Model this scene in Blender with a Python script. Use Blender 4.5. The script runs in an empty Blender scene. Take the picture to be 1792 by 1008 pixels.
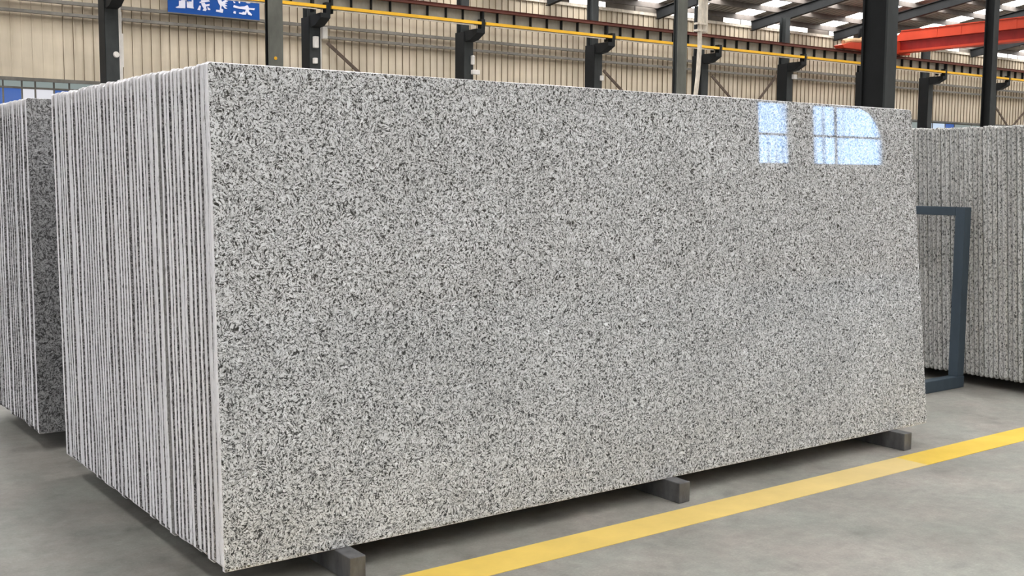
import bpy, bmesh, math, random
from mathutils import Vector, Matrix

C = bpy.context.scene.collection
rnd = random.Random(7)

# ------------------------------------------------------------------ camera
EYE = 1.56
YAW, PITCH, ROLL = math.radians(36.4535), math.radians(5.6987), math.radians(0.3745)
fw = Vector((math.sin(YAW) * math.cos(PITCH), math.cos(YAW) * math.cos(PITCH), -math.sin(PITCH)))
rt = Vector((math.cos(YAW), -math.sin(YAW), 0))
up = rt.cross(fw)
r2 = math.cos(ROLL) * rt + math.sin(ROLL) * up
u2 = -math.sin(ROLL) * rt + math.cos(ROLL) * up
cam_d = bpy.data.cameras.new('camera')
cam_d.sensor_width = 36.0
cam_d.lens = 1952.19 / 1792 * 36.0
cam_d.clip_end = 400
cam = bpy.data.objects.new('camera', cam_d)
C.objects.link(cam)
M4 = Matrix.Identity(4)
for i in range(3):
    M4[i][0] = r2[i]; M4[i][1] = u2[i]; M4[i][2] = -fw[i]
M4[0][3] = 0; M4[1][3] = 0; M4[2][3] = EYE
cam.matrix_world = M4
bpy.context.scene.camera = cam

# ------------------------------------------------------------------ world, exposure
vs = bpy.context.scene.view_settings
vs.view_transform = 'Standard'
vs.look = 'None'
vs.gamma = 1.0
vs.use_curve_mapping = False
vs.exposure = 0.0
WORLD = 0.95            # hazy daylight outside the open end of the hall
SKYLIGHT = 13.5        # daylight glow of the translucent roof sheets
WINDOW = 14.5
world = bpy.data.worlds.new('hazy_sky')
bpy.context.scene.world = world
world.use_nodes = True
bgn = world.node_tree.nodes['Background']
bgn.inputs[0].default_value = (0.93, 0.96, 1.0, 1)
bgn.inputs[1].default_value = WORLD
bpy.context.scene.cycles.max_bounces = 6
bpy.context.scene.cycles.sample_clamp_indirect = 6.0

# ------------------------------------------------------------------ material helpers
def new_mat(name, rough=0.6, metal=0.0, color=(0.5, 0.5, 0.5), spec=None):
    m = bpy.data.materials.new(name)
    m.use_nodes = True
    b = m.node_tree.nodes['Principled BSDF']
    b.inputs['Base Color'].default_value = (*color, 1)
    b.inputs['Roughness'].default_value = rough
    b.inputs['Metallic'].default_value = metal
    if spec is not None:
        b.inputs['Specular IOR Level'].default_value = spec
    return m

class NT:
    def __init__(s, m):
        s.t = m.node_tree; s.b = s.t.nodes['Principled BSDF']
    def n(s, typ, **kw):
        nd = s.t.nodes.new(typ)
        for k, v in kw.items():
            setattr(nd, k, v)
        return nd
    def l(s, a, b):
        s.t.links.new(a, b)
    def coord(s, scale=(1, 1, 1), world=False, rot=(0, 0, 0)):
        if world:
            g = s.n('ShaderNodeNewGeometry').outputs['Position']
        else:
            g = s.n('ShaderNodeTexCoord').outputs['Object']
        mp = s.n('ShaderNodeMapping')
        mp.inputs['Scale'].default_value = scale
        mp.inputs['Rotation'].default_value = rot
        s.l(g, mp.inputs['Vector'])
        return mp.outputs['Vector']
    def noise(s, vec, scale, detail=2, rough=0.5, dist=0.0):
        nd = s.n('ShaderNodeTexNoise')
        nd.inputs['Scale'].default_value = scale
        nd.inputs['Detail'].default_value = detail
        nd.inputs['Roughness'].default_value = rough
        nd.inputs['Distortion'].default_value = dist
        s.l(vec, nd.inputs['Vector'])
        return nd
    def ramp(s, fac, stops, interp='LINEAR'):
        nd = s.n('ShaderNodeValToRGB')
        cr = nd.color_ramp; cr.interpolation = interp
        while len(cr.elements) < len(stops):
            cr.elements.new(0.5)
        for e, (p, c) in zip(cr.elements, stops):
            e.position = p
            e.color = (*c, 1) if len(c) == 3 else c
        s.l(fac, nd.inputs[0])
        return nd.outputs[0]
    def mix(s, fac, a, b, mode='MIX'):
        nd = s.n('ShaderNodeMix', data_type='RGBA', blend_type=mode)
        for sock, v in ((nd.inputs[0], fac), (nd.inputs[6], a), (nd.inputs[7], b)):
            if isinstance(v, (int, float)):
                sock.default_value = v
            elif isinstance(v, tuple):
                sock.default_value = (*v, 1)
            else:
                s.l(v, sock)
        return nd.outputs[2]
    def bump(s, h, strength, dist=0.01):
        nd = s.n('ShaderNodeBump')
        nd.inputs['Strength'].default_value = strength
        nd.inputs['Distance'].default_value = dist
        s.l(h, nd.inputs['Height'])
        s.l(nd.outputs[0], s.b.inputs['Normal'])

def g3(v):
    return (v, v, v)

def granite(name, light, mid, dark, rough, scale=1.0, spec=0.5, tint=(1, 1, 1), random_id=True, gloss_ior=1.5, cut=0.0, dusty=False, soft=0.0):
    m = new_mat(name, rough, 0, spec=spec)
    k = NT(m)
    k.b.inputs['IOR'].default_value = gloss_ior
    tc = k.n('ShaderNodeTexCoord').outputs['Object']
    mp = k.n('ShaderNodeMapping')
    k.l(tc, mp.inputs['Vector'])
    if random_id:
        oi = k.n('ShaderNodeObjectInfo')
        cb = k.n('ShaderNodeCombineXYZ')
        mu = k.n('ShaderNodeMath', operation='MULTIPLY'); mu.inputs[1].default_value = 37.0
        k.l(oi.outputs['Random'], mu.inputs[0])
        for i in range(3):
            k.l(mu.outputs[0], cb.inputs[i])
        k.l(cb.outputs[0], mp.inputs['Location'])
    v = mp.outputs['Vector']
    def c(x):
        return (x * tint[0], x * tint[1], x * tint[2])
    # warp so that the crystals lie in short bent clusters
    warp = k.noise(v, 9 * scale, 2, 0.5)
    wv = k.n('ShaderNodeVectorMath', operation='SCALE'); wv.inputs['Scale'].default_value = 0.085 / scale
    k.l(warp.outputs['Color'], wv.inputs[0])
    ad = k.n('ShaderNodeVectorMath', operation='ADD'); k.l(v, ad.inputs[0]); k.l(wv.outputs[0], ad.inputs[1])
    v2 = ad.outputs[0]
    a = k.noise(v2, 105 * scale, 2.0, 0.6, 0.6)
    d1 = 0.378 + cut
    base = k.ramp(a.outputs['Fac'], [(0.0, c(dark)), (d1, c(dark * 1.5)), (d1 + 0.05, c(mid)), (d1 + 0.12, c(light))])
    # pale feldspar crystals
    vo = k.n('ShaderNodeTexVoronoi'); vo.inputs['Scale'].default_value = 75 * scale
    k.l(v2, vo.inputs['Vector'])
    cell = k.ramp(vo.outputs['Color'], [(0.0, g3(0.62)), (0.45, g3(0.95)), (0.8, g3(1.0)), (1.0, g3(1.35))])
    col = k.mix(1.0, base, cell, 'MULTIPLY')
    # thin bent mica strokes: the narrow zone round a noise contour, broken up by a second noise
    def strokes(sc, seed, width, gate):
        off = k.n('ShaderNodeVectorMath', operation='ADD'); off.inputs[1].default_value = (seed, seed * 0.7, seed * 1.3); k.l(v2, off.inputs[0])
        q = k.noise(off.outputs[0], sc * scale, 1.0, 0.5, 0.4)
        su = k.n('ShaderNodeMath', operation='SUBTRACT'); su.inputs[1].default_value = 0.5; k.l(q.outputs['Fac'], su.inputs[0])
        ab = k.n('ShaderNodeMath', operation='ABSOLUTE'); k.l(su.outputs[0], ab.inputs[0])
        r_ = k.ramp(ab.outputs[0], [(0.0, g3(1)), (width * 0.5, g3(0.9)), (width, g3(0))])
        g_ = k.noise(off.outputs[0], sc * 1.3 * scale, 1.0, 0.5)
        gg = k.ramp(g_.outputs['Fac'], [(gate, g3(0)), (gate + 0.05, g3(1))])
        return k.mix(1.0, r_, gg, 'MULTIPLY')
    col = k.mix(strokes(52, 3.1, 0.034, 0.45 - cut), col, c(dark * 1.6))
    col = k.mix(strokes(84, 7.7, 0.034, 0.46 - cut), col, c(dark * 2.2))
    # black biotite flecks
    b2 = k.noise(v2, 150 * scale, 1.5, 0.5, 0.6)
    fl = k.ramp(b2.outputs['Fac'], [(0.0, g3(1)), (0.325 + cut, g3(1)), (0.365 + cut, g3(0))])
    col = k.mix(fl, col, c(dark * 0.6))
    # slow change of tone over the slab
    lo = k.noise(v, 2.2, 2, 0.5)
    tone = k.ramp(lo.outputs['Fac'], [(0.3, g3(0.90)), (0.7, g3(1.06))])
    col = k.mix(1.0, col, tone, 'MULTIPLY')
    if dusty:
        sp = k.n('ShaderNodeSeparateXYZ'); k.l(tc, sp.inputs[0])
        dn = k.noise(tc, 14, 3, 0.6)
        ma = k.n('ShaderNodeMath', operation='MULTIPLY_ADD'); ma.inputs[1].default_value = 0.12; 
        k.l(dn.outputs['Fac'], ma.inputs[0]); k.l(sp.outputs['Z'], ma.inputs[2])
        df = k.ramp(ma.outputs[0], [(0.0, g3(0)), (1.0, g3(1))])
        mr = k.n('ShaderNodeMapRange'); mr.inputs[1].default_value = 1.84; mr.inputs[2].default_value = 1.90
        k.l(ma.outputs[0], mr.inputs[0])
        col = k.mix(mr.outputs[0], col, c(0.62))
    k.l(col, k.b.inputs['Base Color'])
    if rough > 0.3:
        k.bump(a.outputs['Fac'], 0.3, 0.003)
    return m

M = {}
M['granite'] = granite('polished_granite', 0.78, 0.45, 0.022, 0.02, gloss_ior=1.6, random_id=False, tint=(0.955, 0.985, 1.03), scale=1.08)
M['granite_inner'] = granite('dusty_polished_granite_shaded', 0.44, 0.24, 0.03, 0.35, dusty=True, tint=(1.0, 0.98, 1.0), cut=0.03)  # darker than the front slab: shade between slab ends put into the colour
M['granite_odd'] = granite('dull_granite', 0.40, 0.33, 0.18, 0.5)
M['granite_back'] = granite('second_bundle_granite_shaded', 0.46, 0.26, 0.03, 0.35, tint=(0.98, 0.99, 1.03), cut=0.01, scale=0.85)  # shade between the two bundles is mixed into this darker tone
def edge_material(name, base, rough_speck, streak, tint):
    m = new_mat(name, 0.75)
    k = NT(m)
    oi = k.n('ShaderNodeObjectInfo')
    tc = k.n('ShaderNodeTexCoord').outputs['Object']
    mp = k.n('ShaderNodeMapping'); mp.inputs['Scale'].default_value = (1, 1, 0.30 if streak else 0.6)
    k.l(tc, mp.inputs['Vector'])
    cb = k.n('ShaderNodeCombineXYZ')
    mu = k.n('ShaderNodeMath', operation='MULTIPLY'); mu.inputs[1].default_value = 41.0
    k.l(oi.outputs['Random'], mu.inputs[0])
    for i in range(3):
        k.l(mu.outputs[0], cb.inputs[i])
    k.l(cb.outputs[0], mp.inputs['Location'])
    n = k.noise(mp.outputs[0], 100 if rough_speck else 90, 3, 0.65, 0.5)
    if rough_speck:
        col = k.ramp(n.outputs['Fac'], [(0.0, g3(0.05)), (0.385, g3(0.06)), (0.45, g3(base * 0.70)), (0.56, g3(base)), (0.7, g3(base * 1.25))])
    else:
        col = k.ramp(n.outputs['Fac'], [(0.0, g3(0.25)), (0.30, g3(0.33)), (0.40, g3(base * 0.9)), (0.6, g3(base)), (0.75, g3(min(1, base * 1.1)))])
    tone = k.ramp(oi.outputs['Random'], [(0.0, g3(0.88)), (1.0, g3(1.06))])
    col = k.mix(1.0, col, tone, 'MULTIPLY')
    col = k.mix(1.0, col, tint, 'MULTIPLY')
    k.l(col, k.b.inputs['Base Color'])
    k.bump(n.outputs['Fac'], 0.5, 0.003)
    return m
M['edge'] = edge_material('sawn_slab_edge', 0.90, False, True, (0.99, 0.98, 1.02))
M['edge_rough'] = edge_material('rough_split_edge', 0.57, True, False, (1.0, 1.0, 0.98))

def painted(name, color, rough=0.5, dirt=0.25, scale=3.0, metal=0.0):
    m = new_mat(name, rough, metal, color, spec=0.15)
    k = NT(m)
    v = k.coord((1, 1, 0.4), world=True)
    n = k.noise(v, scale, 5, 0.65)
    lo = tuple(x * (1 - dirt) for x in color); hi = tuple(min(1, x * (1 + dirt * 0.6)) for x in color)
    k.l(k.ramp(n.outputs['Fac'], [(0.3, lo), (0.7, hi)]), k.b.inputs['Base Color'])
    return m
M['steel_dark'] = painted('dark_grey_steel_paint', (0.014, 0.015, 0.016), 0.65)
M['steel_grey'] = painted('grey_steel_paint', (0.135, 0.137, 0.122), 0.6)
M['steel_mid'] = painted('mid_grey_steel_paint', (0.045, 0.049, 0.050), 0.65)
M['web_grey'] = painted('runway_web_grey', (0.29, 0.28, 0.25), 0.6)
M['girt'] = painted('girt_steel', (0.16, 0.15, 0.135), 0.5)
M['rust'] = painted('rail_rust_red', (0.12, 0.045, 0.035), 0.7)
M['yellow_bar'] = painted('yellow_conductor_bar', (0.75, 0.42, 0.035), 0.5, 0.1)
M['crane'] = painted('crane_red_paint', (0.46, 0.050, 0.022), 0.5, 0.25, 0.5)
M['tan'] = painted('tan_wrap', (0.55, 0.38, 0.22), 0.8)
M['rack'] = painted('blue_grey_rack_paint', (0.058, 0.080, 0.104), 0.5, 0.15, 6)
M['bar'] = painted('bar_steel', (0.15, 0.15, 0.155), 0.5, 0.4, 14, 0.3)
M['purlin'] = painted('purlin_steel', (0.12, 0.105, 0.095), 0.6)
M['roof'] = painted('roof_sheet_paint', (0.26, 0.235, 0.21), 0.6, 0.3, 0.8)
M['white'] = painted('white_plastic', (0.72, 0.69, 0.66), 0.6, 0.15, 8)
M['foam'] = painted('foam_sealant', (0.62, 0.56, 0.48), 0.9, 0.3, 8)
M['brace'] = painted('brace_steel', (0.10, 0.075, 0.06), 0.6)

m = new_mat('cladding_paint', 0.55); k = NT(m)
v = k.coord((1, 1, 0.12), world=True); n1 = k.noise(v, 2.6, 4, 0.6)
v = k.coord((0.25, 0.25, 0.8), world=True); n2 = k.noise(v, 1.1, 3, 0.5)
col = k.ramp(n1.outputs['Fac'], [(0.3, (0.49, 0.42, 0.32)), (0.7, (0.63, 0.55, 0.43))])
col = k.mix(1.0, col, k.ramp(n2.outputs['Fac'], [(0.35, g3(0.82)), (0.65, g3(1.05))]), 'MULTIPLY')
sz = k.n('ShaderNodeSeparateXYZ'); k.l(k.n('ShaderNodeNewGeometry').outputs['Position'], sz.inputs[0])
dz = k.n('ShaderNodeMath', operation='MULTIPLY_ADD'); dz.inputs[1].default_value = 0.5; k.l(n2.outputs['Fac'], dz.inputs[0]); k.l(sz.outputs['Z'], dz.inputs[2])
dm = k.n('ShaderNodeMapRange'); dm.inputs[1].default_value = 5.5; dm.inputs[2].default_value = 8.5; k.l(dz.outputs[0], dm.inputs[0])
col = k.mix(1.0, col, k.ramp(dm.outputs[0], [(0.0, g3(1.0)), (0.15, g3(1.0)), (0.30, (0.74, 0.71, 0.68)), (0.44, (0.78, 0.75, 0.73)), (0.52, (0.95, 0.94, 0.92)), (0.6, (0.72, 0.69, 0.67)), (0.75, (0.98, 0.97, 0.95))]), 'MULTIPLY')  # wavy dirt band by the girts; shading under the runway beam painted in above
k.l(col, k.b.inputs['Base Color'])
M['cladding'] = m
M['rib_shade'] = painted('rib_side_shade', (0.20, 0.155, 0.105), 0.8)  # dark rib sides: the shadow lines of the ribs are painted on

m = new_mat('concrete_floor', 0.45); k = NT(m)
v = k.coord((1, 1, 1), world=True)
n1 = k.noise(v, 0.9, 6, 0.62, 0.4); n2 = k.noise(v, 4.0, 6, 0.68, 0.3); n3 = k.noise(v, 90, 3, 0.6); n4 = k.noise(v, 2.3, 4, 0.6)
col = k.ramp(n1.outputs['Fac'], [(0.30, (0.225, 0.220, 0.205)), (0.5, (0.285, 0.278, 0.260)), (0.7, (0.330, 0.320, 0.298))])
col = k.mix(1.0, col, k.ramp(n2.outputs['Fac'], [(0.28, g3(0.62)), (0.42, g3(0.92)), (0.7, g3(1.14))]), 'MULTIPLY')
n5 = k.noise(v, 16, 5, 0.7, 0.2)
col = k.mix(1.0, col, k.ramp(n5.outputs['Fac'], [(0.3, g3(0.86)), (0.7, g3(1.10))]), 'MULTIPLY')
col = k.mix(1.0, col, k.ramp(n4.outputs['Fac'], [(0.35, (1.03, 0.98, 0.96)), (0.65, (0.97, 1.01, 0.98))]), 'MULTIPLY')
col = k.mix(1.0, col, k.ramp(n3.outputs['Fac'], [(0.3, g3(0.90)), (0.66, g3(1.05)), (0.74, g3(1.35))]), 'MULTIPLY')
sx = k.n('ShaderNodeSeparateXYZ'); k.l(v, sx.inputs[0])          # shade of the side aisle put into the floor colour
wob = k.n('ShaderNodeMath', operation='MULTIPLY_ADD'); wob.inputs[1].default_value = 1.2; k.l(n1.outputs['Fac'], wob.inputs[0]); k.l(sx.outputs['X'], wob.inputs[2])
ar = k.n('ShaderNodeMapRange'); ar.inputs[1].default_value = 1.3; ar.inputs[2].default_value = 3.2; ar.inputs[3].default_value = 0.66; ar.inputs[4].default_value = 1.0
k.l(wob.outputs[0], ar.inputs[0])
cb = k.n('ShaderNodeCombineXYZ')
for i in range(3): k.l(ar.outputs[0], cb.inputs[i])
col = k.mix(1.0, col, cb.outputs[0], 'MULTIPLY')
k.l(col, k.b.inputs['Base Color'])
k.l(k.ramp(n2.outputs['Fac'], [(0.3, g3(0.5)), (0.7, g3(0.7))]), k.b.inputs['Roughness'])
k.bump(n2.outputs['Fac'], 0.08, 0.01)
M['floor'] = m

def emitter(name, color, strength, stripes=False):
    m = new_mat(name, 0.5, color=(0.05, 0.05, 0.05)); k = NT(m)
    k.b.inputs['Emission Color'].default_value = (*color, 1)
    k.b.inputs['Emission Strength'].default_value = strength
    if stripes:
        v = k.coord((1, 1, 0.05), world=True)
        n = k.noise(v, 5.5, 3, 0.6)
        k.l(k.ramp(n.outputs['Fac'], [(0.36, tuple(c * 0.30 for c in color)), (0.46, tuple(c * 0.75 for c in color)), (0.6, color)]), k.b.inputs['Emission Color'])
    return m
M['skylight'] = emitter('translucent_roof_sheet', (1.0, 0.985, 0.96), SKYLIGHT)
M['window_glow'] = emitter('translucent_window_sheet', (0.40, 0.62, 1.0), WINDOW, True)
M['pane_white'] = emitter('frosted_pane', (0.93, 0.93, 1.0), 0.75)
M['pane_sky'] = emitter('sky_lit_pane', (0.62, 0.76, 0.95), 0.9)
M['pane_pale'] = emitter('hazy_pane', (0.50, 0.60, 0.58), 0.48)
M['pane_bright'] = emitter('sunlit_gap_pane', (1.0, 0.97, 0.93), 3.0)
M['pane_blue'] = emitter('blue_pane', (0.018, 0.095, 0.38), 1.0)
M['banner'] = new_mat('banner_blue', 0.5, color=(0.006, 0.06, 0.27), spec=0.2)
M['lettering'] = new_mat('banner_white', 0.5, color=(0.62, 0.62, 0.72))

# ------------------------------------------------------------------ mesh helpers
def add_box(bm, x0, x1, y0, y1, z0, z1, mi=0):
    vs_ = [bm.verts.new(p) for p in ((x0, y0, z0), (x1, y0, z0), (x1, y1, z0), (x0, y1, z0), (x0, y0, z1), (x1, y0, z1), (x1, y1, z1), (x0, y1, z1))]
    for f in ((3, 2, 1, 0), (4, 5, 6, 7), (0, 1, 5, 4), (1, 2, 6, 5), (2, 3, 7, 6), (3, 0, 4, 7)):
        bm.faces.new([vs_[i] for i in f]).material_index = mi

def add_prism(bm, pts, axis, a, b, mi=0):
    """polygon pts in the plane across axis, extruded from a to b"""
    def P3(p, t):
        if axis == 'x': return (t, p[0], p[1])
        if axis == 'y': return (p[0], t, p[1])
        return (p[0], p[1], t)
    A = [bm.verts.new(P3(p, a)) for p in pts]; B = [bm.verts.new(P3(p, b)) for p in pts]
    n = len(pts)
    fs = [bm.faces.new(A), bm.faces.new(B[::-1])]
    for i in range(n):
        fs.append(bm.faces.new((A[i], B[i], B[(i + 1) % n], A[(i + 1) % n])))
    for f in fs: f.material_index = mi
    return fs

def add_bar(bm, p, q, w, h=None, mi=0):
    """rectangular bar from p to q"""
    p = Vector(p); q = Vector(q); h = h or w
    d = (q - p).normalized()
    ref = Vector((0, 0, 1)) if abs(d.z) < 0.9 else Vector((0, 1, 0))
    s = d.cross(ref).normalized(); t = s.cross(d)
    vv = []
    for c in (p, q):
        for a, b in ((-1, -1), (1, -1), (1, 1), (-1, 1)):
            vv.append(bm.verts.new(c + s * a * w / 2 + t * b * h / 2))
    for f in ((0, 1, 2, 3), (7, 6, 5, 4), (0, 4, 5, 1), (1, 5, 6, 2), (2, 6, 7, 3), (3, 7, 4, 0)):
        bm.faces.new([vv[i] for i in f]).material_index = mi

def add_tube(bm, pts, r, n=10, mi=0):
    rings = []
    for i, p in enumerate(pts):
        p = Vector(p)
        d = (Vector(pts[min(i + 1, len(pts) - 1)]) - Vector(pts[max(i - 1, 0)])).normalized()
        ref = Vector((0, 0, 1)) if abs(d.z) < 0.9 else Vector((0, 1, 0))
        s = d.cross(ref).normalized(); t = s.cross(d)
        rings.append([bm.verts.new(p + (s * math.cos(2 * math.pi * j / n) + t * math.sin(2 * math.pi * j / n)) * r) for j in range(n)])
    for a, b in zip(rings, rings[1:]):
        for j in range(n):
            bm.faces.new((a[j], a[(j + 1) % n], b[(j + 1) % n], b[j])).material_index = mi
    bm.faces.new(rings[0][::-1]); bm.faces.new(rings[-1])

def mesh_of(name, bm, mats, bevel=0.0, seg=1):
    if bevel:
        bmesh.ops.bevel(bm, geom=list(bm.edges), offset=bevel, segments=seg, affect='EDGES', profile=0.5)
    bmesh.ops.recalc_face_normals(bm, faces=list(bm.faces))
    me = bpy.data.meshes.new(name)
    bm.to_mesh(me); bm.free()
    for mt in (mats if isinstance(mats, (list, tuple)) else [mats]):
        me.materials.append(mt)
    return me

def link(name, me, parent=None, loc=None):
    o = bpy.data.objects.new(name, me)
    C.objects.link(o)
    if parent is not None: o.parent = parent
    if loc is not None: o.location = loc
    return o

def obj(name, bm, mats, parent=None, loc=None, bevel=0.0, seg=1):
    return link(name, mesh_of(name, bm, mats, bevel, seg), parent, loc)

def empty(name, loc=(0, 0, 0)):
    o = bpy.data.objects.new(name, None); C.objects.link(o); o.location = loc
    o.empty_display_size = 0.2
    return o

def tag(o, label=None, cat=None, group=None, kind=None):
    if label: o['label'] = label
    if cat and not kind: o['kind'] = 'thing'
    if cat: o['category'] = cat
    if group: o['group'] = group
    if kind: o['kind'] = kind
    return o

def box_obj(name, dims, mat, parent=None, bevel=0.0, seg=1):
    bm = bmesh.new(); add_box(bm, *dims)
    return obj(name, bm, mat, parent, bevel=bevel, seg=seg)

# ------------------------------------------------------------------ the setting
WX0, WX1 = -14.0, 94.0
WY = 36.0          # back wall
NY = -12.0         # wall behind the photographer
EAVE = 8.62       # top of the wall cladding
ROOF = 9.0        # roof edge, a glazed gap lies between
RIDGE_Y, SLOPE = 12.0, 0.145
RIDGE = ROOF + (WY - RIDGE_Y) * SLOPE

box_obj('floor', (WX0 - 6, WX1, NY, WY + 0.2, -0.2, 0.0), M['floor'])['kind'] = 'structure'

# corrugated sheets: 0.9 m wide with three narrow ribs each
def sheet_mesh(name, width, z0, z1, rib=0.30, depth=0.045, rw=0.045, mat='cladding', rib_shade='rib_shade'):
    bm = bmesh.new()
    prof = []
    n = int(round(width / rib))
    for i in range(n):
        x = i * rib
        prof += [(x, 0), (x + 0.008, -depth), (x + rw - 0.008, -depth), (x + rw, 0)]
    prof.append((width, 0))
    lo = [bm.verts.new((x, y, z0)) for x, y in prof]; hi = [bm.verts.new((x, y, z1)) for x, y in prof]
    lob = [bm.verts.new((x, 0.06, z0)) for x in (0, width)]; hib = [bm.verts.new((x, 0.06, z1)) for x in (0, width)]
    for i in range(len(prof) - 1):
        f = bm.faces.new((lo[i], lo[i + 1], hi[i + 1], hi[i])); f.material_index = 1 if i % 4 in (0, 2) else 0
    bm.faces.new((lob[1], lob[0], hib[0], hib[1]))
    bm.faces.new((lo[0], hi[0], hib[0], lob[0])); bm.faces.new((lo[-1], lob[1], hib[1], hi[-1]))
    bm.faces.new(lo + [lob[1], lob[0]]); bm.faces.new(hi + [hib[1], hib[0]])
    return mesh_of(name, bm, [M[mat], M[rib_shade]])

wall = empty('wall_back', (0, WY, 0)); wall['kind'] = 'structure'
sm = sheet_mesh('cladding_sheet', 0.9, 4.42, EAVE); sm2 = sheet_mesh('cladding_sheet', 0.9, 4.76, EAVE); sm0 = sheet_mesh('cladding_sheet', 0.9, 4.42, EAVE, depth=0.015, rib_shade='cladding')
x = 4.1
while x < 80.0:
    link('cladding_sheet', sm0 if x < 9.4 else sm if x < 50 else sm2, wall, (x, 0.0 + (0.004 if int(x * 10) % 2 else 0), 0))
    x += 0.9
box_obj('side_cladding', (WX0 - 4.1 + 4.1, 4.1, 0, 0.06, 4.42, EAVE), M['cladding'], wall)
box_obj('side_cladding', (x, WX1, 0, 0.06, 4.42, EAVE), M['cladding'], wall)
for z, h in ((6.68, 0.10), (6.33, 0.09)):          # horizontal rails
    bm = bmesh.new()
    add_prism(bm, [(-0.045, z), (-0.045, z + 0.012), (-0.16, z + 0.012), (-0.16, z + h), (-0.175, z + h), (-0.175, z)], 'x', 2, 78)
    obj('girt', bm, M['girt'], wall)
box_obj('sill_girt', (2, 50.3, -0.14, 0.02, 4.32, 4.42), M['girt'], wall); box_obj('sill_girt', (50.3, 78, -0.14, 0.02, 4.70, 4.76), M['girt'], wall)
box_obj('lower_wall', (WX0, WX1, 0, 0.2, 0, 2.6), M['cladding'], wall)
box_obj('eave_trim', (2, 78, -0.10, 0.02, EAVE - 0.12, EAVE), M['foam'], wall)
bm = bmesh.new()                                     # slanting braces on the wall
for (a, b) in (((18.32, 6.18), (20.6, 4.45)), ((37.57, 6.15), (39.9, 4.45)), ((42.50, 6.92), (40.0, 4.5)), ((60.76, 5.9), (62.6, 4.5)), ((64.6, 5.9), (62.6, 4.5)), ((31.1, 6.0), (33.2, 4.45))):
    b_ = bmesh.new(); add_bar(b_, (a[0], -0.22, a[1]), (b[0], -0.22, b[1]), 0.05, 0.11)
    obj('brace', b_, M['brace'], wall)
bm.free()

# glazed strip below the cladding of the back wall
win = empty('window_1', (0, WY, 0)); win['kind'] = 'structure'
def panes(edges, mats, z0, z1, ztop):
    for (a, b), mt in zip(zip(edges, edges[1:]), mats):
        box_obj('pane', (a + 0.03, b - 0.03, 0.03, 0.05, z0, z1 - 0.03), M[mt], win)
        box_obj('pane', (a + 0.03, b - 0.03, 0.03, 0.05, z1 + 0.03, ztop), M['pane_pale'], win)
        box_obj('mullion', (a - 0.02, a + 0.02, 0.0, 0.07, z0, ztop), M['girt'], win)
    box_obj('transom', (edges[0], edges[-1], -0.01, 0.06, z1 - 0.03, z1 + 0.03), M['girt'], win)
e_ = [5.6, 6.6, 7.75, 8.28, 8.66, 9.20, 9.65, 10.6, 11.6]
panes(e_, ['pane_blue', 'pane_blue', 'pane_blue', 'pane_white', 'pane_white', 'pane_blue', 'pane_pale', 'pane_blue'], 2.62, 4.12, 4.32)
panes([11.6 + 0.96 * j for j in range(41)], [('pane_pale', 'pane_blue', 'pane_white', 'pane_pale')[j % 4] for j in range(40)], 2.62, 4.12, 4.32)
panes([50.2, 52.5, 54.2, 55.2, 56.4, 57.3, 59, 61, 63, 65, 67, 69, 71, 74], ['pane_pale', 'pane_pale', 'pane_sky', 'pane_sky', 'pane_blue', 'pane_pale', 'pane_pale', 'pane_blue', 'pane_pale', 'pane_sky', 'pane_pale', 'pane_blue', 'pane_pale'], 2.62, 4.66, 4.70)

# wall behind the photographer with two tall windows that mirror in the slab
front = empty('wall_front', (0, NY, 0)); front['kind'] = 'structure'
for a in ((WX0, 22.70, 0, EAVE), (22.70, 28.02, 0, 3.10), (22.70, 28.02, 4.68, EAVE), (23.88, 24.93, 3.10, 4.68), (28.02, WX1, 0, EAVE)):
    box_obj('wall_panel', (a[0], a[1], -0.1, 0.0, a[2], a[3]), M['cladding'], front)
for nm, x0, x1, mull in (('window_2', 22.70, 23.88, ()), ('window_3', 24.93, 28.02, (25.90,))):
    w_ = empty(nm, (0, NY, 0)); w_['kind'] = 'structure'
    edges = [x0] + list(mull) + [x1]
    for a, b in zip(edges, edges[1:]):
        for z0, z1 in ((3.10, 3.84), (3.88, 4.68)):
            box_obj('pane', (a, b, -0.08, -0.05, z0, z1), M['window_glow'], w_)
    box_obj('transom', (x0, x1, -0.06, 0.01, 3.83, 3.89), M['brace'], w_)
    if nm == 'window_3':
        bm = bmesh.new(); add_prism(bm, [(26.9, 4.70), (27.35, 4.55), (27.65, 4.30), (27.85, 4.0), (27.95, 3.7), (28.05, 3.7), (28.05, 4.70)], 'y', 0.012, 0.04)
        obj('corner_mask', bm, M['cladding'], w_)  # unseen piece, added to trim the window's mirrored corner
    for mx in mull:
        box_obj('mullion', (mx - 0.035, mx + 0.035, -0.06, 0.01, 3.10, 4.68), M['brace'], w_)
wr = box_obj('wall_right', (WX1 - 0.2, WX1, NY, WY, 0, RIDGE + 0.3), M['cladding']); wr['kind'] = 'structure'

clere = empty('window_4', (0, WY, 0)); clere['kind'] = 'structure'
x = 2.0
while x < 76:
    w = rnd.uniform(0.8, 2.2)
    mt = M['pane_bright'] if rnd.random() < 0.5 else M['roof']
    box_obj('pane', (x + 0.03, x + w - 0.03, 0.02, 0.05, EAVE + 0.01, ROOF + 0.02 - rnd.uniform(0, 0.12)), mt, clere)
    box_obj('mullion', (x - 0.03, x + 0.03, 0.0, 0.06, EAVE, ROOF + 0.02), M['purlin'], clere)
    x += w

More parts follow.
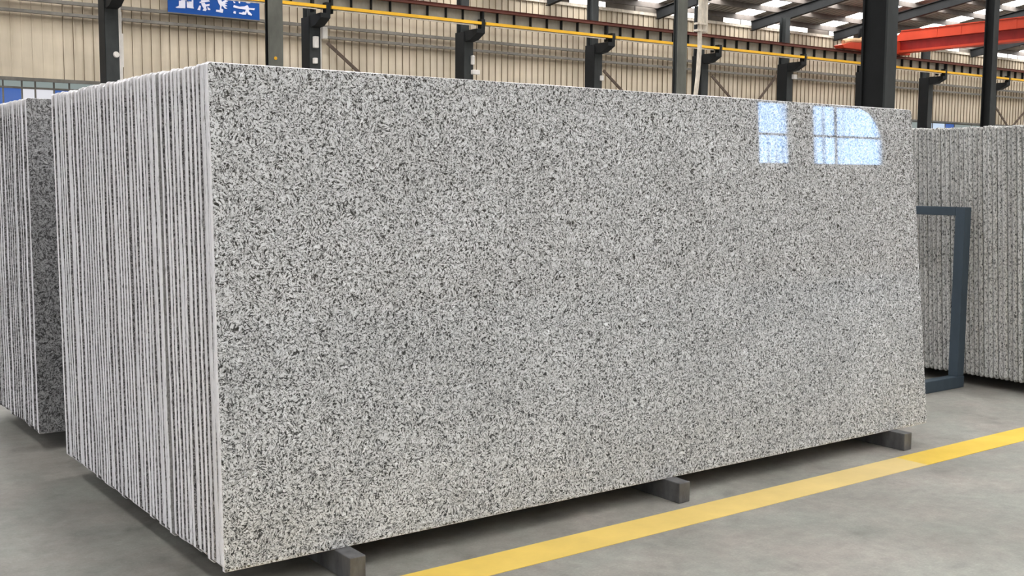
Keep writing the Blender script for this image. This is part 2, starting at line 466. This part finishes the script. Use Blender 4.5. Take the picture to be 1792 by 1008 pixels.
# roof: rafters, purlins, corrugated sheets and translucent strips, bay by bay
COLX = [4.0 + 6.03 * k for k in range(-3, 16)]
ceil = empty('ceiling', (0, 0, 0)); ceil['kind'] = 'structure'
def slope_obj(name, me, x, side):
    """local y runs from the ridge down the slope"""
    o = link(name, me, ceil, (x, RIDGE_Y, RIDGE))
    a = math.atan(SLOPE)
    o.rotation_euler = (-a, 0, 0) if side > 0 else (-a, 0, math.pi)
    return o
SL = 24.0 / math.cos(math.atan(SLOPE))
def roof_sheet(width, mat):
    bm = bmesh.new(); prof = []
    n = max(1, int(round(width / 0.33)))
    for i in range(n):
        x = width * i / n
        prof += [(x, 0), (x + 0.03, 0.05), (x + 0.09, 0.05), (x + 0.12, 0)]
    prof.append((width, 0))
    a = [bm.verts.new((x, 0, z)) for x, z in prof]; b = [bm.verts.new((x, SL + 0.2, z)) for x, z in prof]
    a2 = [bm.verts.new((x, 0, 0.12)) for x in (0, width)]; b2 = [bm.verts.new((x, SL + 0.2, 0.12)) for x in (0, width)]
    for i in range(len(prof) - 1):
        bm.faces.new((a[i], a[i + 1], b[i + 1], b[i]))
    bm.faces.new((a2[0], a2[1], b2[1], b2[0]))
    return mesh_of('roof_sheet', bm, mat)
rs_a = roof_sheet(2.32, M['roof']); rs_b = roof_sheet(2.51, M['roof'])
bm = bmesh.new(); add_box(bm, 0, 1.2, 0, SL, 0.02, 0.06); sk = mesh_of('skylight_sheet', bm, M['skylight'])
bm = bmesh.new()
add_box(bm, -0.10, 0.10, 0, SL - 0.1, -0.66, -0.64); add_box(bm, -0.10, 0.10, 0, SL - 0.1, -0.25, -0.235); add_box(bm, -0.006, 0.006, 0, SL - 0.1, -0.64, -0.25)
sk2b = bmesh.new(); add_box(sk2b, 0, 1.0, SL - 8.0, SL - 0.3, -0.02, -0.005); sk2 = mesh_of('skylight_sheet', sk2b, M['skylight'])
raf = mesh_of('rafter', bm, M['steel_dark'])
for X in COLX:
    for side in (1, -1):
        sgn = side
        # mirrored sheets keep the same strip position in world X
        def put(me, x0, w, name):
            slope_obj(name, me, x0 if side > 0 else x0 + w, side)
        put(rs_a, X, 2.32, 'roof_sheet')
        put(rs_b, X + 2.32, 2.51, 'roof_sheet')
        put(sk, X + 4.83, 1.2, 'skylight_sheet')
        slope_obj('rafter', raf, X, side)
        if side > 0:
            slope_obj('skylight_sheet', sk2, X + 1.25, side)
bm = bmesh.new()
L_ = COLX[-1] + 6 - COLX[0]
add_prism(bm, [(0, -0.235), (0.07, -0.235), (0.07, -0.22), (0.015, -0.22), (0.015, -0.02), (0.07, -0.02), (0.07, 0.0), (0, 0.0)], 'x', 0, L_)
pur = mesh_of('purlin', bm, M['purlin'])
for side in (1, -1):
    for j in range(17):
        d = 0.3 + j * 1.48
        a = math.atan(SLOPE)
        o = link('purlin', pur, ceil, (COLX[0] if side > 0 else COLX[0] + L_, RIDGE_Y + side * d * math.cos(a), RIDGE - d * math.sin(a)))
        o.rotation_euler = (-a, 0, 0) if side > 0 else (-a, 0, math.pi)

# ------------------------------------------------------------------ wall columns carrying the crane runway
def h_section(bm, x0, x1, y0, y1, z0, z1, tf=0.03, tw=0.02):
    """flanges face -Y and +Y, web between"""
    add_box(bm, x0, x1, y0, y0 + tf, z0, z1)
    add_box(bm, x0, x1, y1 - tf, y1, z0, z1)
    xm = (x0 + x1) / 2
    add_box(bm, xm - tw / 2, xm + tw / 2, y0 + tf, y1 - tf, z0, z1)
ordinal = ['leftmost', 'second from left', 'third from left', 'fourth from left', 'fifth from left', 'sixth from left', 'seventh from left', 'eighth from left', 'ninth from left']
WCOL = [10.07, 16.47, 22.42, 28.43, 34.25, 39.60, 45.2, 50.3, 56.1]
extra = {0: 'with a small white disc low on it', 1: 'with three white boxes on it', 2: 'with two small white boxes beside it', 3: 'left of the pale pipe', 4: 'directly behind the white hanging pipe', 5: 'with a brace crossing to it', 6: 'hidden behind the large near column', 7: 'under the red crane girder', 8: 'right of the column before the crane'}
bmc = bmesh.new(); h_section(bmc, -0.19, 0.19, 0, 0.55, 0, 6.55, 0.035, 0.02)
colm = mesh_of('shaft', bmc, M['steel_mid'])
bmc = bmesh.new(); h_section(bmc, -0.15, 0.15, 0.20, 0.55, 6.55, 8.66, 0.03, 0.02)
colu = mesh_of('upper_shaft', bmc, M['steel_mid'])
bmc = bmesh.new(); add_prism(bmc, [(0.0, 6.64), (-0.75, 6.64), (-0.75, 6.50), (-0.35, 6.30), (0.0, 6.26)], 'x', -0.17, 0.17)
brk = mesh_of('bracket', bmc, M['steel_dark'])
bmc = bmesh.new(); add_box(bmc, -0.21, -0.19, 0.0, 0.55, 0.3, 6.6)
sidep = mesh_of('side_plate', bmc, M['steel_dark'])
for i, X in enumerate(WCOL):
    c = empty('steel_column', (X, 33.0, 0))
    tag(c, 'dark wall column, %s, %s' % (ordinal[i], extra[i]), 'column', 'crane columns along the corrugated wall')
    link('shaft', colm, c); link('upper_shaft', colu, c); link('bracket', brk, c); link('side_plate', sidep, c)
    # packing between column and cladding
    if i in (0, 1, 4, 5):
        fm = bmesh.new(); z = 3.0
        while z < 6.25:
            z2 = z + rnd.uniform(0.15, 0.4); w_f = rnd.uniform(0.10, 0.17) if i == 0 else 0.09
            add_box(fm, 0.19, 0.19 + w_f, 0.10, 0.25, z, z2); z = z2
        obj('foam_joint', fm, M['white'], c)

# white fittings
def fitting(name, label, cat, dims, group=None):
    bm = bmesh.new(); add_box(bm, *dims)
    cx = (dims[0] + dims[1]) / 2; cz = (dims[4] + dims[5]) / 2
    for v_ in bm.verts: v_.co -= Vector((cx, dims[2], cz))
    o = obj(name, bm, M['white'], loc=(cx, dims[2], cz), bevel=0.02, seg=2)
    tag(o, label, cat, group)
    return o
fitting('junction_box', 'white box at upper right of the second wall column', 'box', (16.68, 16.86, 32.86, 32.999, 5.93, 6.29), 'white boxes on the wall columns')
fitting('junction_box', 'tall white box in the middle of the second wall column', 'box', (16.38, 16.54, 32.86, 32.999, 5.62, 5.98), 'white boxes on the wall columns')
fitting('junction_box', 'small round-cornered white box lowest on the second wall column', 'box', (16.37, 16.50, 32.86, 32.999, 5.12, 5.30), 'white boxes on the wall columns')
fitting('junction_box', 'small white box on the third wall column', 'box', (22.49, 22.60, 32.88, 32.999, 5.48, 5.80), 'white boxes on the wall columns')
fitting('junction_box', 'lower white box beside the third wall column', 'box', (22.50, 22.80, 32.84, 32.999, 5.14, 5.30), 'white boxes on the wall columns')
fitting('junction_box', 'small pale box on the fourth wall column', 'box', (28.50, 28.62, 32.88, 32.999, 5.25, 5.45), 'white boxes on the wall columns')
fitting('junction_box', 'small pale box on the sixth wall column beside the girts', 'box', (39.70, 39.95, 32.88, 32.999, 5.95, 6.15), 'white boxes on the wall columns')
bm = bmesh.new(); bmesh.ops.create_cone(bm, cap_ends=True, segments=20, radius1=0.09, radius2=0.075, depth=0.05)
o = obj('wall_lamp', bm, M['white'], loc=(10.17, 32.974, 4.98)); o.rotation_euler = (math.pi / 2, 0, 0)
tag(o, 'small round white disc fixed on the leftmost wall column', 'lamp')

# ------------------------------------------------------------------ crane runway beam
rb = empty('crane_runway_beam', (0, 32.4, 0))
tag(rb, 'long grey runway beam with ribs and red rail running along the corrugated wall', 'beam')
bx0, bx1 = 2.0, 72.0
box_obj('web', (bx0, bx1, 0.13, 0.15, 6.83, 7.26), M['web_grey'], rb)
box_obj('top_flange', (bx0, bx1, -0.06, 0.30, 7.26, 7.29), M['rust'], rb)
box_obj('bottom_flange', (bx0, bx1, 0.02, 0.26, 6.80, 6.83), M['web_grey'], rb)
bm = bmesh.new(); add_prism(bm, [(0.09, 7.29), (0.17, 7.29), (0.145, 7.32), (0.145, 7.36), (0.17, 7.40), (0.09, 7.40), (0.115, 7.36), (0.115, 7.32)], 'x', bx0, bx1)
obj('rail', bm, M['rust'], rb)
bm = bmesh.new(); add_box(bm, -0.010, 0.010, 0.0, 0.13, 6.83, 7.26); st = mesh_of('stiffener', bm, M['steel_dark'])
bm = bmesh.new(); add_box(bm, -0.035, 0.035, -0.03, 0.13, 6.66, 7.26); st2 = mesh_of('joint_plate', bm, M['steel_dark'])
x = bx0 + 0.4
while x < bx1:
    near = min(abs(x - c) for c in WCOL)
    link('stiffener' if near > 0.4 else 'joint_plate', st if near > 0.4 else st2, rb, (x + rnd.uniform(-0.05, 0.05), 0, 0))
    x += 0.72
ends = [2.0] + [c + 0.12 for c in WCOL] + [72.0]
for i, (a, b) in enumerate(zip(ends, ends[1:])):
    box_obj('conductor_bar', (a + 0.10, b - 0.10, -0.16, -0.06, 6.79, 6.885), M['yellow_bar'], rb)
    box_obj('pale_strip', (a + 0.3, b - 0.4, -0.13, -0.08, 6.73, 6.76), M['foam'], rb)
for c in WCOL:
    box_obj('hanger', (c + 0.03, c + 0.19, -0.13, 0.10, 6.642, 6.98), M['steel_dark'], rb)

# ------------------------------------------------------------------ red bridge crane girder
cr = empty('bridge_crane', (46.3, 32.4, 7.4))
tag(cr, 'red overhead crane girder reaching out from the runway beam at upper right', 'crane')
yA, yB = -0.02, -22.0
bm = bmesh.new(); add_prism(bm, [(yA, 0.62), (yB, 0.62), (yB, 1.06), (-0.35, 1.06), (yA, 0.80)], 'x', 0.0, 0.5)
obj('upper_web', bm, M['crane'], cr)
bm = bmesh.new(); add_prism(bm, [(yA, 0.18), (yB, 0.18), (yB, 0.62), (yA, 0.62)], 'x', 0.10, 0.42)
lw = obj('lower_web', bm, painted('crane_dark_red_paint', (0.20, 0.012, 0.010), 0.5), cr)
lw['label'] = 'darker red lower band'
box_obj('bottom_flange', (-0.03, 0.55, yB, yA, 0.08, 0.18), M['crane'], cr)
box_obj('top_flange', (-0.04, 0.54, yB, -0.35, 1.06, 1.10), M['crane'], cr)
for yy in (-2.2, -3.4, -6.0, -8.5):
    box_obj('seam_strip', (-0.012, 0.0, yy - 0.025, yy + 0.025, 0.62, 1.06), M['crane'], cr)
bm = bmesh.new(); add_prism(bm, [(-4.1, 0.03), (-4.2, 0.14), (-3.6, 0.30), (-2.6, 0.34), (-2.3, 0.58), (0.9, 0.60), (0.9, 0.03)], 'y', -0.25, 0.25)
ec = obj('end_carriage', bm, M['crane'], cr)
bm = bmesh.new(); add_tube(bm, [(-3.9, -0.05, 0.30), (-3.3, -0.05, 0.42), (-2.7, -0.05, 0.46), (-2.3, -0.05, 0.66)], 0.11, 8)
w_ = obj('hose_bundle', bm, M['tan'], cr); w_['label'] = 'tan hose bundle on the end carriage'
for xx in (-3.6, 0.6):
    bm = bmesh.new(); bmesh.ops.create_cone(bm, cap_ends=True, segments=16, radius1=0.12, radius2=0.12, depth=0.12)
    w = obj('wheel', bm, M['steel_dark'], ec, (xx, 0.13, 0.13)); w.rotation_euler = (math.pi / 2, 0, 0)

# ------------------------------------------------------------------ inner columns
def inner_column(label, x0, y0, w, d, h, flange_mat, body_mat, tf=0.03, box=False):
    c = empty('steel_column', (x0, y0, 0))
    tag(c, label, 'column', 'free-standing columns inside the hall')
    bm = bmesh.new(); add_box(bm, 0, w, 0, tf, 0, h); obj('front_flange', bm, flange_mat, c)
    bm = bmesh.new(); add_box(bm, 0, w, d - tf, d, 0, h); obj('rear_flange', bm, body_mat, c)
    bm = bmesh.new()
    if box: add_box(bm, 0.04, w - 0.04, tf, d - tf, 0, h)
    else: add_box(bm, w / 2 - 0.01, w / 2 + 0.01, tf, d - tf, 0, h)
    obj('web', bm, body_mat, c)
    box_obj('base_plate', (-0.1, w + 0.1, -0.1, d + 0.1, 0, 0.03), body_mat, c)
    return c
def rafter_z(y):
    return RIDGE - (abs(y - RIDGE_Y) + 0.6) * SLOPE - 0.69
cA = inner_column('grey-green steel column near the blue banner, yellow dot on its face', 9.425, 20.9, 0.305, 0.16, rafter_z(21), M['steel_grey'], M['steel_dark'])
bm = bmesh.new(); bmesh.ops.create_uvsphere(bm, u_segments=12, v_segments=8, radius=0.035); 
for v_ in bm.verts: v_.co.y *= 0.4
o = obj('yellow_mark', bm, M['yellow_bar'], cA, (0.14, -0.005, 3.87)); o['label'] = 'small yellow round mark'
inner_column('grey steel column left of the hanging white pipe', 24.24, 24.5, 0.385, 0.20, rafter_z(24.5), M['steel_grey'], M['steel_mid'], 0.03, True)
inner_column('largest and nearest dark steel column rising behind the right end of the slab', 14.669, 10.4, 0.256, 0.455, rafter_z(10.4), M['steel_mid'], M['steel_dark'], 0.035, True)
inner_column('dark steel column standing in front of the red crane girder', 40.553, 24.0, 0.317, 0.40, rafter_z(24), M['steel_mid'], M['steel_dark'], 0.03, False)

# white pipe hanging left of the fifth wall column
pp = empty('hanging_pipe', (30.8, 30.0, 0))
tag(pp, 'pale pipe hanging from the roof between the two middle columns', 'pipe')
bm = bmesh.new(); add_tube(bm, [(0.02, 0, 9.0), (0.0, 0, 7.2), (0.02, 0, 6.4), (-0.04, 0, 5.4), (-0.16, 0, 4.5)], 0.085, 12); obj('tube', bm, M['foam'], pp)
bm = bmesh.new(); add_tube(bm, [(-0.17, 0, 9.0), (-0.17, 0, 7.1)], 0.03, 8); obj('cable', bm, M['steel_dark'], pp)
bm = bmesh.new(); add_box(bm, 0.15, 0.42, 0.0, 0.22, 6.98, 9.0); obj('duct', bm, M['foam'], pp)
for z in (7.0, 7.25, 8.3):
    box_obj('clamp', (-0.2, 0.3, -0.11, 0.11, z, z + 0.07), M['foam'], pp)

# ------------------------------------------------------------------ blue banner
bn = empty('banner', (12.69, 35.76, 6.715))
tag(bn, 'blue banner with large white characters fixed high on the corrugated wall', 'banner')
box_obj('sheet', (0, 3.12, 0, 0.02, 0, 1.7), M['banner'], bn)
GLYPHS = (((0.246,0.177),(0.362,0.236),(0.366,0.393),(0.439,0.4),(0.439,0.42),(0.576,0.433),(0.57,0.175),(0.298,0.158)),((0.576,0.433),(0.618,0.437),(0.623,0.196),(0.855,0.189),(0.835,0.256),(0.84,0.459),(0.787,0.454),(0.786,0.403),(0.638,0.399)),((0.626,0.341),(0.785,0.348),(0.784,0.308),(0.625,0.301)),((0.624,0.257),(0.783,0.264),(0.781,0.207),(0.623,0.2)),((1.085,0.483),(1.364,0.51),(1.395,0.468),(1.212,0.426),(1.061,0.383),(1.041,0.417),(1.116,0.449)),((1.104,0.383),(1.212,0.414),(1.253,0.357),(1.383,0.389),(1.377,0.327),(1.252,0.295),(1.282,0.196),(1.249,0.148),(1.142,0.153),(1.186,0.228),(1.124,0.304)),((1.038,0.306),(1.091,0.297),(1.061,0.156),(0.971,0.168),(1.005,0.232)),((1.306,0.29),(1.406,0.228),(1.4,0.191),(1.314,0.195)),((1.657,0.538),(1.788,0.551),(1.808,0.491),(1.864,0.533),(1.919,0.563),(1.963,0.568),(2.017,0.532),(1.907,0.484),(1.998,0.464),(1.895,0.434),(1.992,0.375),(1.904,0.361),(1.986,0.282),(1.903,0.284),(1.806,0.378),(1.771,0.282),(1.847,0.248),(1.823,0.139),(1.595,0.164),(1.607,0.226),(1.727,0.227),(1.74,0.362),(1.687,0.439)),((2.214,0.427),(2.413,0.394),(2.592,0.425),(2.638,0.45),(2.694,0.472),(2.749,0.383),(2.952,0.392),(2.929,0.331),(2.748,0.331),(2.736,0.278),(2.847,0.184),(2.835,0.145),(2.711,0.165),(2.668,0.261),(2.632,0.154),(2.52,0.148),(2.387,0.174),(2.398,0.206),(2.499,0.204),(2.544,0.25),(2.589,0.223),(2.635,0.321),(2.39,0.329),(2.19,0.358)),((2.21,0.236),(2.277,0.23),(2.275,0.153),(2.187,0.166)),((2.194,0.549),(2.26,0.534),(2.259,0.493),(2.215,0.499)),((2.383,0.598),(2.443,0.583),(2.426,0.499),(2.382,0.515)),((2.652,0.614),(2.742,0.612),(2.797,0.544),(2.706,0.531),(2.639,0.55)))
for ci, idx in enumerate(((0, 1, 2, 3), (4, 5, 6, 7), (8,), (9, 10, 11, 12, 13))):
    bm = bmesh.new()
    for j in idx:
        add_prism(bm, GLYPHS[j], 'y', -0.006 - 0.0005 * j, 0.0)
    obj('character', bm, M['lettering'], bn)
for z in (0.0, 1.68):
    box_obj('hem', (-0.02, 3.14, -0.01, 0.03, z - 0.02, z + 0.01), M['girt'], bn)

# ------------------------------------------------------------------ granite slabs
def slab_mesh(name, L, Lt, h, t, ch, seed, face_m, edge_m, jit=0.0012, crn=0.012, nz=12, back_m=None):
    """outline in x/z (length L at the bottom, Lt at the top), thickness t along y, chamfer ch"""
    r = random.Random(seed)
    pts = []
    c1, c2 = r.uniform(0.3, 1) * crn, r.uniform(0.3, 1) * crn
    pts += [(c1, 0.0), (L * 0.33, 0.0), (L * 0.66, 0.0), (L - c2, 0.0)]
    for i in range(nz + 1):
        f = i / nz; z = c2 + (h - c2 - 0.012) * f
        pts.append((L + (Lt - L) * f + (r.uniform(-jit, jit) if 0 < i < nz else 0), z))
    pts += [(Lt - 0.012, h)]
    for i in range(1, 8):
        pts.append((Lt * (1 - i / 8), h + r.uniform(-jit, jit)))
    pts += [(0.008, h)]
    for i in range(nz + 1):
        f = i / nz; z = h - 0.008 - (h - 0.008 - c1) * f
        pts.append((r.uniform(-jit, jit) if 0 < i < nz else 0, z))
    bm = bmesh.new()
    n = len(pts)
    cx, cz = L / 2, h / 2
    def inset(p):
        x, z = p
        return (x + (ch if x < cx * 0.02 + 0.02 else (-ch if x > min(L, Lt) - 0.02 else 0)), z + (ch if z < 0.02 else (-ch if z > h - 0.02 else 0)))
    rings = []
    for y, ins in ((0, 1), (ch, 0), (t - ch, 0), (t, 1)):
        rings.append([bm.verts.new((*(inset(p) if ins else p),)[:1] + (y,) + (*(inset(p) if ins else p),)[1:]) for p in pts])
    f = bm.faces.new(rings[0]); f.material_index = 0
    f = bm.faces.new(rings[3][::-1]); f.material_index = 0
    for a, b in zip(rings, rings[1:]):
        for i in range(n):
            f = bm.faces.new((a[i], b[i], b[(i + 1) % n], a[(i + 1) % n])); f.material_index = 0 if (a is rings[0] and ch > 0.002) else 1
    return mesh_of(name, bm, [face_m, edge_m])

ONES = ['', 'first', 'second', 'third', 'fourth', 'fifth', 'sixth', 'seventh', 'eighth', 'ninth', 'tenth', 'eleventh', 'twelfth', 'thirteenth', 'fourteenth', 'fifteenth', 'sixteenth', 'seventeenth', 'eighteenth', 'nineteenth']
TENS = ['', '', 'twenty', 'thirty', 'forty', 'fifty', 'sixty', 'seventy', 'eighty', 'ninety']
TENTH = ['', '', 'twentieth', 'thirtieth', 'fortieth', 'fiftieth', 'sixtieth', 'seventieth', 'eightieth', 'ninetieth']
def ordinal_word(n):
    if n < 20: return ONES[n]
    if n == 100: return 'hundredth'
    return TENTH[n // 10] if n % 10 == 0 else TENS[n // 10] + '-' + ONES[n % 10]

def bundle(y0, n, pitch, x0, zb, lean, meshes, offs, label, group, name='granite_slab', special=None, first=0):
    for i in range(n):
        special_i = (special or {}).get(i)
        me = special_i[0] if special_i and special_i[0] else meshes[rnd.randrange(len(meshes))]
        o = link(name, me, None, (x0 + offs[i], y0 + i * pitch, zb + 0.0008))
        o.rotation_euler = (-lean, 0, 0)
        tag(o, special_i[1] if special_i else label % ordinal_word(i + first), 'stone slab', group)

T = 0.0200
PITCH = 0.0207
# main bundle: 101 slabs, the first one polished towards the photographer
fr = slab_mesh('granite_slab', 4.425, 4.232, 1.861, T, 0.0015, 1, M['granite'], M['edge'], 0.0006, 0.006)
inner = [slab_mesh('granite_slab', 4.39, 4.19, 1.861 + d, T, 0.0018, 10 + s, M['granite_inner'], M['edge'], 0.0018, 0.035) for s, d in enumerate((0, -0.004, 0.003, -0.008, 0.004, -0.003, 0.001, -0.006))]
N1 = 101
offs = [0.0, 0.001, -0.001, 0.001]
r1 = random.Random(11)
for i in range(4, N1):
    far = i / N1
    prot = r1.random() < (0.88 if far < 0.7 else 0.65)
    offs.append(-r1.uniform(0.0050, 0.0088) if prot and offs[-1] > -0.004 else r1.uniform(-0.001, 0.0025))
ODD = 25
offs[ODD - 1] = 0.003; offs[ODD] = -0.014; offs[ODD + 1] = 0.002
LEAN = math.atan(0.066 / 1.861)
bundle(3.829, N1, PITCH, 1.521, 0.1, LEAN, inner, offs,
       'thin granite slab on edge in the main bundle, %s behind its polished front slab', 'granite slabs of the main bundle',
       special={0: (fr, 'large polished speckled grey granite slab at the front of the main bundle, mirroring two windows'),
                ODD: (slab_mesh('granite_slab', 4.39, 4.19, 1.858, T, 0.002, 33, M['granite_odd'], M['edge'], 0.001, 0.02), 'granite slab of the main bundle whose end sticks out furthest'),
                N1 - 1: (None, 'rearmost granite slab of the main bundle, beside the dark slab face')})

# second bundle behind on the left
fr2 = slab_mesh('granite_slab', 4.40, 4.36, 1.872, T, 0.0015, 2, M['granite_back'], M['edge'], 0.0008, 0.006)
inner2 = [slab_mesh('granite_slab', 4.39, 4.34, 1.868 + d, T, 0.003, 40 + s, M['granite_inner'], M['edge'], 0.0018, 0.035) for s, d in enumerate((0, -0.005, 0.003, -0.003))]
N2 = 60
offs2 = [0.0, 0.002]
for i in range(2, N2):
    offs2.append(-r1.uniform(0.005, 0.012) if r1.random() < 0.4 and offs2[-1] > -0.004 else r1.uniform(-0.002, 0.004))
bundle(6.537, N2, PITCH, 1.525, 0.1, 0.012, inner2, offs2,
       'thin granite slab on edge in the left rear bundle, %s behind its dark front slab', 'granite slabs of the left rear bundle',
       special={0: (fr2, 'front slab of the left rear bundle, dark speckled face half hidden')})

# third bundle of thick rough slabs at the right
rough = [slab_mesh('granite_slab', 4.2, 4.2, 1.876 + d, 0.0352, 0.011, 70 + s, M['edge_rough'], M['edge_rough'], 0.0030, 0.02, nz=22) for s, d in enumerate((0, 0.006, -0.005, 0.003, -0.002))]
N3 = 50
offs3 = [r1.uniform(-0.004, 0.004) for _ in range(N3)]
bundle(4.10, N3, 0.0385, 7.785, 0.082, 0.060, rough, offs3,
       'thick rough-edged granite slab in the right bundle, %s from the near end of it', 'rough granite slabs of the right bundle', first=1)

# ------------------------------------------------------------------ steel bars under the bundles
def rest_bar(label, x0, x1, y0, y1, h, group):
    bm = bmesh.new(); add_box(bm, 0, x1 - x0, 0, y1 - y0, 0, h)
    o = obj('support_bar', bm, M['bar'], None, (x0, y0, 0), bevel=0.004, seg=2)
    tag(o, label, 'steel bar', group)
    return o
g_ = 'steel bars under the main bundle'
ba = rest_bar('dark steel bar under the nearest corner of the main bundle', 1.972, 2.042, 3.705, 6.1, 0.1, g_)
rest_bar('middle dark steel bar under the main bundle, beside the yellow floor line', 3.760, 3.833, 3.728, 6.1, 0.1, g_)
rest_bar('dark steel bar under the far right end of the main bundle', 5.572, 5.643, 3.728, 6.1, 0.1, g_)
for X in (2.6, 4.8):
    rest_bar('dark steel bar in the shade under the left rear bundle' + (' near its left end' if X < 3 else ' near its right end'), X, X + 0.07, 6.6, 8.3, 0.1, 'steel bars under the left rear bundle')
for X in (8.6, 10.9):
    rest_bar('dark steel bar in the shade under the right bundle' + (' near its visible end' if X < 9 else ' at its far end'), X, X + 0.07, 4.02, 6.15, 0.082, 'steel bars under the right bundle')

# ------------------------------------------------------------------ blue grey rack frame
rk = empty('slab_rack', (7.66, 4.66, 0))
tag(rk, 'blue-grey square-tube steel rack frame standing between the main bundle and the right bundle', 'rack')
def rpart(name, dims):
    box_obj(name, dims, M['rack'], rk, bevel=0.004, seg=2)
rpart('base_rail', (-1.1, 0.035, 0.0, 0.075, 0.0, 0.088))
rpart('base_rail', (-1.1, 0.035, 1.3, 1.375, 0.0, 0.088))
rpart('post', (-0.055, 0.030, 0.002, 0.080, 0.088, 1.356))
rpart('post', (-0.055, 0.030, 1.298, 1.375, 0.088, 1.356))
rpart('top_rail', (-0.055, 0.015, 0.080, 1.298, 1.292, 1.356))
rpart('cross_rail', (-1.1, -1.03, 0.075, 1.3, 0.0, 0.088))

# ------------------------------------------------------------------ painted line on the floor
m = new_mat('yellow_line_paint', 0.5); k = NT(m)
v = k.coord((1, 1, 1))
n = k.noise(v, 3.0, 5, 0.65)
sp = k.n('ShaderNodeSeparateXYZ'); k.l(k.n('ShaderNodeTexCoord').outputs['Object'], sp.inputs[0])
mr = k.n('ShaderNodeMapRange'); mr.inputs[1].default_value = 2.0; mr.inputs[2].default_value = 5.0
k.l(sp.outputs['X'], mr.inputs[0])
col = k.mix(mr.outputs[0], (0.76, 0.53, 0.085), (0.68, 0.52, 0.22))
col = k.mix(1.0, col, k.ramp(n.outputs['Fac'], [(0.3, g3(0.90)), (0.7, g3(1.08))]), 'MULTIPLY')
k.l(col, k.b.inputs['Base Color'])
m2 = new_mat('fresh_yellow_line_paint', 0.45); k2 = NT(m2)
v = k2.coord((1, 1, 1)); n = k2.noise(v, 4.0, 5, 0.6)
k2.l(k2.ramp(n.outputs['Fac'], [(0.3, (0.68, 0.46, 0.045)), (0.7, (0.80, 0.56, 0.08))]), k2.b.inputs['Base Color'])
ln = empty('floor_line', (0, 0, 0))
tag(ln, 'long yellow painted line on the concrete floor in front of the main bundle', 'floor marking')
a = box_obj('worn_stretch', (-8.0, 5.40, 3.462, 3.662, 0.0, 0.002), m, ln); a['label'] = 'worn paler yellow stretch'
b = box_obj('fresh_stretch', (5.40, 40.0, 3.462, 3.662, 0.0, 0.002), m2, ln); b['label'] = 'brighter yellow stretch'
